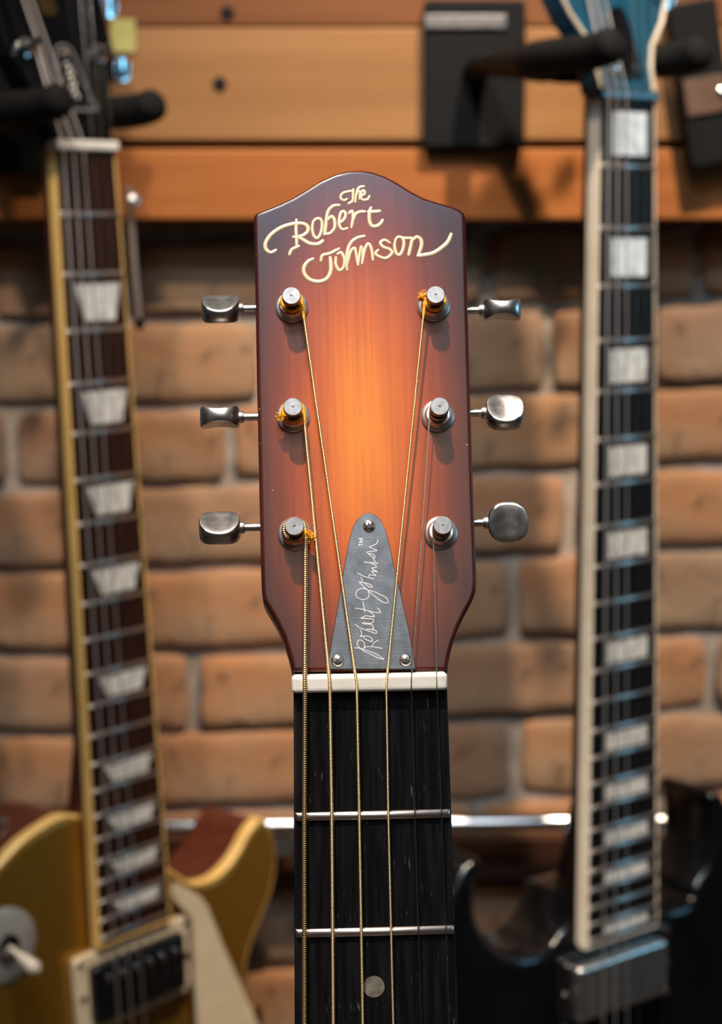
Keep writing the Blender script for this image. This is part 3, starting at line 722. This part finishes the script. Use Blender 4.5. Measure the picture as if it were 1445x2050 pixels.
def humbucker(root, cx, cy, z, hx, hy, ringmat, covermat, poles, polemat):
    ring = MB(); ring.prism(rrect(cx, cy, hx+.0085, hy+.0065, .004), rnd(.0012, z-.006, z)); ro = ring.build('pickup_ring', ringmat, root, 40)
    for sx in (-1, 1):
        for sy in (-1, 1):
            MB().lathe([(.0020,0),(.0018,.0010),(.0006,.0014)], (cx+sx*(hx+.0055), cy+sy*(hy+.0030), z), (0,0,1), 16).build('screw', polemat, ro)
        MB().lathe([(.0022,0),(.0020,.0012),(.0006,.0016)], (cx+sx*(hx+.0048), cy, z), (0,0,1), 16).build('screw', polemat, ro)
    pu = MB().prism(rrect(cx, cy, hx, hy, .003), rnd(.0026, z-.002, z+.0065)).build('pickup', covermat, root, 40)
    if poles:
        for k in range(6):
            MB().lathe([(.0024,0),(.0023,.0009),(.0012,.0015)], (cx - .0255 + .0102*k, cy + hy*.5, z+.0064), (0,0,1), 16).build('pole_screw', polemat, pu)
    return ro, pu
def tuner_set(root, MHl, pts, depth, sgn_of):
    for i, (x, y) in enumerate(pts):
        t = MB().lathe([(.0030,-depth),(.0030,.004),(.0022,.006),(.0028,.0085),(.0026,.0105),(.0010,.0105)], (x, y, 0), (0,0,1), 20).build('tuner', M['chrome'], root, 40); t.matrix_basis = MHl
        MB().lathe([(.0056,.0),(.0056,.0014),(.0040,.0022)], (x, y, 0), (0,0,1), 20).build('washer', M['chrome'], t, 35)
        s_ = sgn_of(i)
        MB().tube([(x, y, -depth-.004), (x + s_*.026, y, -depth-.004)], .0014, 10).build('shaft', M['chrome'], t)
        bo = button_mesh(.0065, .0085, .0045, .0065).build('button', M['chrome'], t, 50); bo.matrix_basis = Matrix.Translation((x + s_*.031, y, -depth-.004)) @ Matrix.Rotation(R(20), 4, 'X')

GAUGE = [.00070,.00058,.00046,.00022,.00016,.00012]
# gold-topped single-cutaway
ML = pose((-153.963, 996.264, 70.026), 48.2343, 1.6947, -1.9467)
gl = empty('electric_guitar', ML, 'gold-topped single-cutaway electric guitar with trapezoid inlays hanging on the left', 'guitar')
SL = .628
hw, yend = fretted_neck(gl, SL, .041, .0495, 22, M['rosewood'], M['amber_binding'], .004, .0068, M['mahogany'], -.400)
for i in (3, 5, 7, 9, 12, 15, 17, 19, 21):
    y1, y0 = -fretpos(i-1, SL), -fretpos(i, SL); g = (y1-y0)*.17; h_ = hw(y0)
    MB().prism([(-h_*.62, y1-g), (h_*.84, y1-g), (h_*.64, y0+g), (-h_*.40, y0+g)], [(0,-.001),(0,.00012)]).build('inlay', M['pearl'], gl, 30)
MB().prism(rrect(0, .0028, .0228, .0027, .001), rnd(.001, -.006, .0028)).build('nut', M['white_plastic'], gl, 50)
H14 = Matrix.Translation((0, .0056, -.0012)) @ Matrix.Rotation(R(-15), 4, 'X')
def sym(pts): return pts + [(-x, y) for x, y in reversed(pts) if abs(x) > 1e-6]
ho = catmull(sym([mm(21.5,0),mm(22,8),mm(27,24),mm(35,42),mm(38,55),mm(39,90),mm(41,130),mm(42,160),mm(36,172),mm(18,176),mm(0,172)]), 4, True)
ho = [(p[0], p[1]) for p in catmull([(x, y, 0) for x, y in [mm(-21.5,0),mm(21.5,0)]], 1)] + [(p.x, p.y) for p in catmull([(a_, b_, 0) for a_, b_ in [mm(22,8),mm(26,24),mm(34,42),mm(38,55),mm(39,90),mm(41,130),mm(42,160),mm(36,172),mm(18,176),mm(0,171),mm(-18,176),mm(-36,172),mm(-42,160),mm(-41,130),mm(-39,90),mm(-38,55),mm(-34,42),mm(-26,24),mm(-22,8)]], 4)]
h_o = MB().prism(ho, rnd(.001, -.015, 0)).build('headstock', M['black_gloss'], gl, 40); h_o.matrix_basis = H14
lp = [mm(-26,52),mm(-28,92),mm(-29,132),mm(29,132),mm(28,92),mm(26,52)]
tuner_set(gl, H14, lp, .015, lambda i: -1 if i < 3 else 1)
bg_strings(gl, SL, H14, .0026, [lp[0],lp[1],lp[2],lp[3],lp[4],lp[5]], -.628, .0355, .051, 'wound_nickel', GAUGE)
# bell-shaped truss rod cover with pale outline and script
bell = [(p.x, p.y) for p in catmull([(*mm(x, y), 0) for x, y in ((0,56),(5,54),(7.5,47),(9,36),(12.5,22),(13,17),(-13,17),(-12.5,22),(-9,36),(-7.5,47),(-5,54))], 4, True)]
tc1 = MB().prism(bell, [(0,.0),(0,.0016),(.0002,.0018)]).build('truss_rod_cover', M['black_plastic'], gl, 40); tc1.matrix_basis = H14
loop = [(x*.94, .036 + (y-.036)*.95, .0019) for x, y in bell]; MB().tube(loop + loop[:1], .0007, 6, True, .4, (0,0,1)).build('cover_border', M['gray_plastic'], tc1)
MB().lathe([(.0024,0),(.0022,.001),(.0006,.0015)], (0,.050,.0018), (0,0,1), 16).build('screw', M['nickel'], tc1)
mb = MB()
for k in range(6):
    x = -.0008 + (k % 2)*.0012; y = .043 - k*.0034
    mb.tube(catmull([(x-.0018, y, .0019),(x+.0005, y+.0018, .0019),(x+.0020, y-.0006, .0019),(x+.0004, y-.0022, .0019)], 4), .00045, 5, True, .4, (0,0,1))
mb.build('script', M['white_plastic'], tc1)
o = MB().prism(rrect(-.003, .080, .006, .007, .003), [(0,-.0004),(0,.0003)]).build('inlay', M['gold'], gl, 30); o.matrix_basis = H14
# body: traced from the visible bouts, the rest completed as the same instrument
bl_px = lambda x, y: hit(ML, x, y, -.010)
vis_r = [bl_px(x, y) for x, y in ((347,1745),(374,1764),(399,1768),(432,1757),(461,1730),(482,1699),(502,1662),(523,1641),(540,1654),(552,1687),(554,1733),(544,1787),(527,1832),(507,1882),(494,1940),(502,1990))]
rest = [mm(112,-562),mm(134,-600),mm(152,-645),mm(160,-690),mm(152,-745),mm(128,-790),mm(80,-818),mm(0,-826),mm(-80,-818),mm(-130,-790),mm(-156,-745),mm(-165,-690),mm(-158,-645),mm(-140,-600),mm(-118,-560),mm(-106,-525),mm(-108,-495),mm(-120,-460),mm(-126,-430),mm(-116,-407)]
vis_l = [bl_px(x, y) for x, y in ((0,1732),(41,1689),(83,1658),(125,1635),(163,1635))]
LB = [(p.x, p.y) for p in catmull([(x, y, 0) for x, y in vis_r + rest + vis_l], 4)]
bo = MB().prism(LB, [(.002,-.062),(0,-.060),(0,-.018)]).build('body', M['mahogany'], gl, 40); bo['label'] = 'reddish brown mahogany body sides'
MB().prism(LB, [(.0004,-.018),(.0004,-.0122),(.0016,-.0108),(.0040,-.0098)]).build('body_top', M['goldtop'], gl, 40)
bd = MB(); n = len(LB); 
ring = MB(); ring.prism(LB, [(-.0004,-.0182),(-.0004,-.0122),(.0010,-.0108),(.0010,-.0120)])
ring.f = [q for q in ring.f if len(q) == 4]; ring.build('body_binding', M['amber_binding'], gl, 40)
ro, pu = humbucker(gl, .0005, -.484, -.0035, .0355, .0175, M['cream'], M['black_plastic'], True, M['chrome'])
pg = [hit(ML, x, y, -.004) for x, y in ((347,1766),(380,1783),(399,1795),(413,1813),(440,1880),(515,2050),(560,2160))]
pg = pg + [mm(78,-640), mm(50,-600), mm(46.5,-560), mm(46.5,-462), mm(33,-445)]
MB().prism(pg, [(0,-.0050),(0,-.0032),(.0006,-.0026)]).build('pickguard', M['cream'], gl, 40)
b0 = hit(ML, 512, 2012, -.010); MB().prism(rrect(b0[0]-.004, b0[1]-.006, .004, .007, .001), rnd(.0008, -.009, -.004)).build('pickguard_bracket', M['gold'], gl)
sw_ = hit(ML, 8, 1893, -.0095)
so = MB().lathe([(.0215,0),(.0215,.0012),(.0195,.0022),(.0080,.0022),(.0075,.001)], (*sw_, -.0098), (0,0,1), 40).build('toggle_switch', M['toggle_plate'], gl, 40)
MB().lathe([(.0075,0),(.0075,.004),(.005,.0045)], (*sw_, -.0085), (0,0,1), 20).build('switch_nut', M['chrome'], so)
tipd = Vector((.35,-.62,.72)).normalized(); p0 = Vector((*sw_, -.004))
MB().tube([p0, p0 + tipd*.006, p0 + tipd*.010, p0 + tipd*.018, p0 + tipd*.021], [.0016,.0018,.0034,.0044,.0022], 16).build('switch_tip', M['switch_tip'], so)
sb = hit(ML, 4, 1640, -.040)
MB().lathe([(.0045,0),(.0038,.006),(.0040,.009),(.0078,.0115),(.0075,.0135),(.003,.0145)], (sb[0], sb[1]-.014, -.040), (-.3,1,0), 24).build('strap_button', M['chrome'], gl, 40)
MB().prism(rrect(0, -.628, .040, .0075, .003), rnd(.0012, -.0080, .0085)).build('bridge', M['chrome'], gl)

# black double-cutaway with block inlays
MR = pose((144.813, 970.083, 94.976), 36.6045, 1.0235, -.111)
gr = empty('electric_guitar', MR, 'black double-cutaway electric guitar with blue headstock and block inlays hanging on the right', 'guitar')
SR = .628
hwr, yer = fretted_neck(gr, SR, .0395, .050, 24, M['ebony_plain'], M['cream_binding'], .003, .0085, M['black_gloss'], -.452)
for i in (1, 3, 5, 7, 9, 12, 15, 17, 19, 21, 24):
    y1, y0 = -fretpos(i-1, SR), -fretpos(i, SR); g = (y1-y0)*.17; h_ = hwr(y0)
    MB().prism([(-h_*.55, y1-g), (h_*.72, y1-g), (h_*.72, y0+g), (-h_*.55, y0+g)], [(0,-.001),(0,.00012)]).build('inlay', M['pearl'], gr, 30)
MB().prism(rrect(0, .0028, .0222, .0027, .001), rnd(.001, -.006, .0026)).build('nut', M['black_plastic'], gr, 50)
HR = Matrix.Translation((0, .0056, -.0012)) @ Matrix.Rotation(R(-12), 4, 'X')
rp = [mm(21,0),mm(21.5,14),mm(25,26),mm(36,40),mm(43,56),mm(42,90),mm(39,130),mm(36,160),mm(20,176),mm(0,168)]
ro_ = [mm(-21,0)] + rp + [(-x, y) for x, y in reversed(rp[1:-1])]
h_r = MB().prism(ro_, rnd(.001, -.014, 0)).build('headstock', M['blue_stain'], gr, 40); h_r.matrix_basis = HR
edge_l = [(x*.975, y, .0004) for x, y in ro_[1:]] + [(ro_[0][0]*.975, ro_[0][1], .0004)]
bb = MB().tube(edge_l, .0013, 6).build('headstock_binding', M['cream_binding'], gr, 60); bb.matrix_basis = HR
rpo = [mm(-29,62),mm(-28,100),mm(-26,138),mm(26,138),mm(28,100),mm(29,62)]
tuner_set(gr, HR, rpo, .014, lambda i: -1 if i < 3 else 1)
bg_strings(gr, SR, HR, .0024, rpo, -.628, .034, .051, 'wound_nickel', GAUGE)
tcr = MB().prism([(p.x, p.y) for p in catmull([(*mm(x, y), 0) for x, y in ((0,46),(6,42),(9,30),(11,14),(11,8),(-11,8),(-11,14),(-9,30),(-6,42))], 4, True)], [(0,0),(0,.0016),(.0002,.0018)]).build('truss_rod_cover', M['black_plastic'], gr); tcr.matrix_basis = HR
for x in (-.008, .008): MB().lathe([(.0022,0),(.0020,.0012),(.0006,.0016)], (x, .012, .0018), (0,0,1), 16).build('screw', M['chrome'], tcr)
br_px = lambda x, y: hit(MR, x, y, -.010)
cut = [br_px(x, y) for x, y in ((1152,1800),(1142,1840),(1130,1865),(1115,1885),(1098,1900),(1070,1912),(1040,1915),(1010,1905),(985,1885),(967,1860),(958,1830),(957,1790),(963,1750),(970,1725))]
half_l = cut + [mm(-103,-408),mm(-114,-416),mm(-128,-436),mm(-136,-462),mm(-134,-495),mm(-124,-530),mm(-118,-560),mm(-122,-600),mm(-142,-645),mm(-158,-690),mm(-154,-740),mm(-128,-784),mm(-80,-808),mm(0,-816)]
half_r = [(-x, y) for x, y in reversed(half_l[:-1])]
half_r = [(x*.88 if y > -.47 and x > .05 else x, y) for x, y in half_r]
RBt = [(p.x, p.y) for p in catmull([(x, y, 0) for x, y in half_l + half_r], 4)]
MB().prism(RBt, [(.005,-.056),(.0015,-.0545),(0,-.051),(0,-.0155),(.0012,-.0125),(.0035,-.0105),(.007,-.0098)]).build('body', M['black_gloss'], gr, 60)
humbucker(gr, -.002, -.5005, -.003, .036, .0165, M['black_plastic'], M['nickel'], False, M['chrome'])
MB().prism(rrect(0, -.628, .040, .0075, .003), rnd(.0012, -.0080, .0085)).build('bridge', M['chrome'], gr)
MB().lathe([(.0045,0),(.0038,.006),(.0040,.009),(.0078,.0115),(.0075,.0135),(.003,.0145)], (-.118,-.420,-.032), (-.5,1,0), 24).build('strap_button', M['chrome'], gr, 40)

# ---- hangers
def hanger(Mg, plate_px, label, dy, gap, stem_bend, plate_hw, plate_hh, strip):
    plate_c = wall_pt(*plate_px, YP)
    root = empty('guitar_hanger', Matrix.Translation((plate_c.x, YP, plate_c.z)), label, 'hanger')
    I = root.matrix_world.inverted()
    W = lambda p: tuple(I @ (Mg @ Vector(p)))
    pl_ = MB().prism(rrect(0, 0, plate_hw, plate_hh, .003), rnd(.0012, 0, .012)).build('backplate', M['black_metal'], root, 40); pl_.rotation_euler = (R(90), 0, 0); pl_.location = (0, 0, 0)
    if strip:
        o = MB().prism(rrect(-.006, plate_hh*.70, plate_hw*.80, .0042, .001), rnd(.0006, .012, .0145)).build('metal_strip', M['nickel_dark'], pl_, 40)
        MB().lathe([(.0030,0),(.0028,.0012),(.0008,.0018)], (-.004, -plate_hh*.15, .012), (0,0,1), 16).build('screw', M['chrome'], pl_)
    base = Vector(W((0, dy, -.062)))
    st = MB().tube(catmull([(0, -.012, 0), (stem_bend*.3, -.045, .002), tuple(base.lerp(Vector((stem_bend*.3, -.045, .002)), .35)), tuple(base)], 6), .0080, 14).build('stem', M['black_metal'], root, 50)
    for sx in (-1, 1):
        P_ = [W((0, dy, -.062)), W((sx*gap*.55, dy, -.058)), W((sx*gap*.95, dy, -.040)), W((sx*gap, dy, -.018)), W((sx*gap, dy-.001, .004)), W((sx*gap, dy, .016)), W((sx*gap*.98, dy+.002, .026))]
        cc = catmull(P_, 5); rr = [.0095]*len(cc); rr[0] = .0075; rr[-1] = .0040; rr[-2] = .0072; rr[-3] = .0090
        MB().tube(cc, rr, 16).build('padded_arm', M['black_foam'], root, 60)
    return root
hanger(ML, (8, 215), 'black padded wall hanger holding the gold-topped guitar by its headstock', .0235, .0335, -.01, .030, .042, False)
hanger(MR, (947, 152), 'black padded wall hanger with square backplate holding the blue-headed guitar', .0240, .0335, .015, .0325, .046, True)

# tilted black plate at the right edge
q = wall_pt(1408, 166, YP - .020)
tb = empty('bracket_plate', Matrix.Translation((q.x, YP - .001, q.z)) @ Matrix.Rotation(R(-10), 4, 'Y'), 'tilted black plate with brown patch on the planks right of the blue headstock', 'bracket')
o = MB().prism(rrect(0, 0, .0155, .0515, .003), rnd(.0015, 0, .020)).build('plate', M['black_metal'], tb, 40); o.rotation_euler = (R(90), 0, 0)
o = MB().prism(rrect(.0, -.008, .0135, .0115, .001), rnd(.0006, .020, .0222)).build('brown_patch', M['brown_patch'], tb, 40); o.rotation_euler = (R(90), 0, 0)
o = MB().lathe([(.0032,.020),(.0030,.0232),(.0010,.0242)], (.0105,-.008,0), (0,0,1), 16).build('rivet', M['chrome'], tb); o.rotation_euler = (R(90), 0, 0)

# slim capo clipped to the treble edge of the gold-topped guitar's neck
cap = empty('capo', ML @ Matrix.Translation((.0245, -.0300, .0035)), 'slim chrome capo lever clipped beside the first fret of the gold-topped guitar', 'capo')
MB().tube([(.0040,.0105,-.002),(.0048,-.005,-.003),(.0058,-.030,-.004),(.0078,-.068,-.004)], [.0022,.0028,.0030,.0024], 12, True, .55, (1,0,0)).build('lever', M['satin_washer'], cap)
MB().lathe([(.0012,-.0715),(.0030,-.070),(.0032,-.066),(.0028,-.0645)], (.0078,0,-.004), (0,1,0), 14).build('lever_tip', M['black_plastic'], cap)
MB().lathe([(.0020,-.004),(.0038,-.0025),(.0040,.0015),(.0024,.0035)], (.0012,.002,.0045), (0,0,1), 18).build('screw_knob', M['satin_washer'], cap)
MB().tube([(.0010,.002,.004),(.0042,.002,.000),(.0044,.002,-.004)], .0016, 10).build('jaw', M['nickel'], cap)
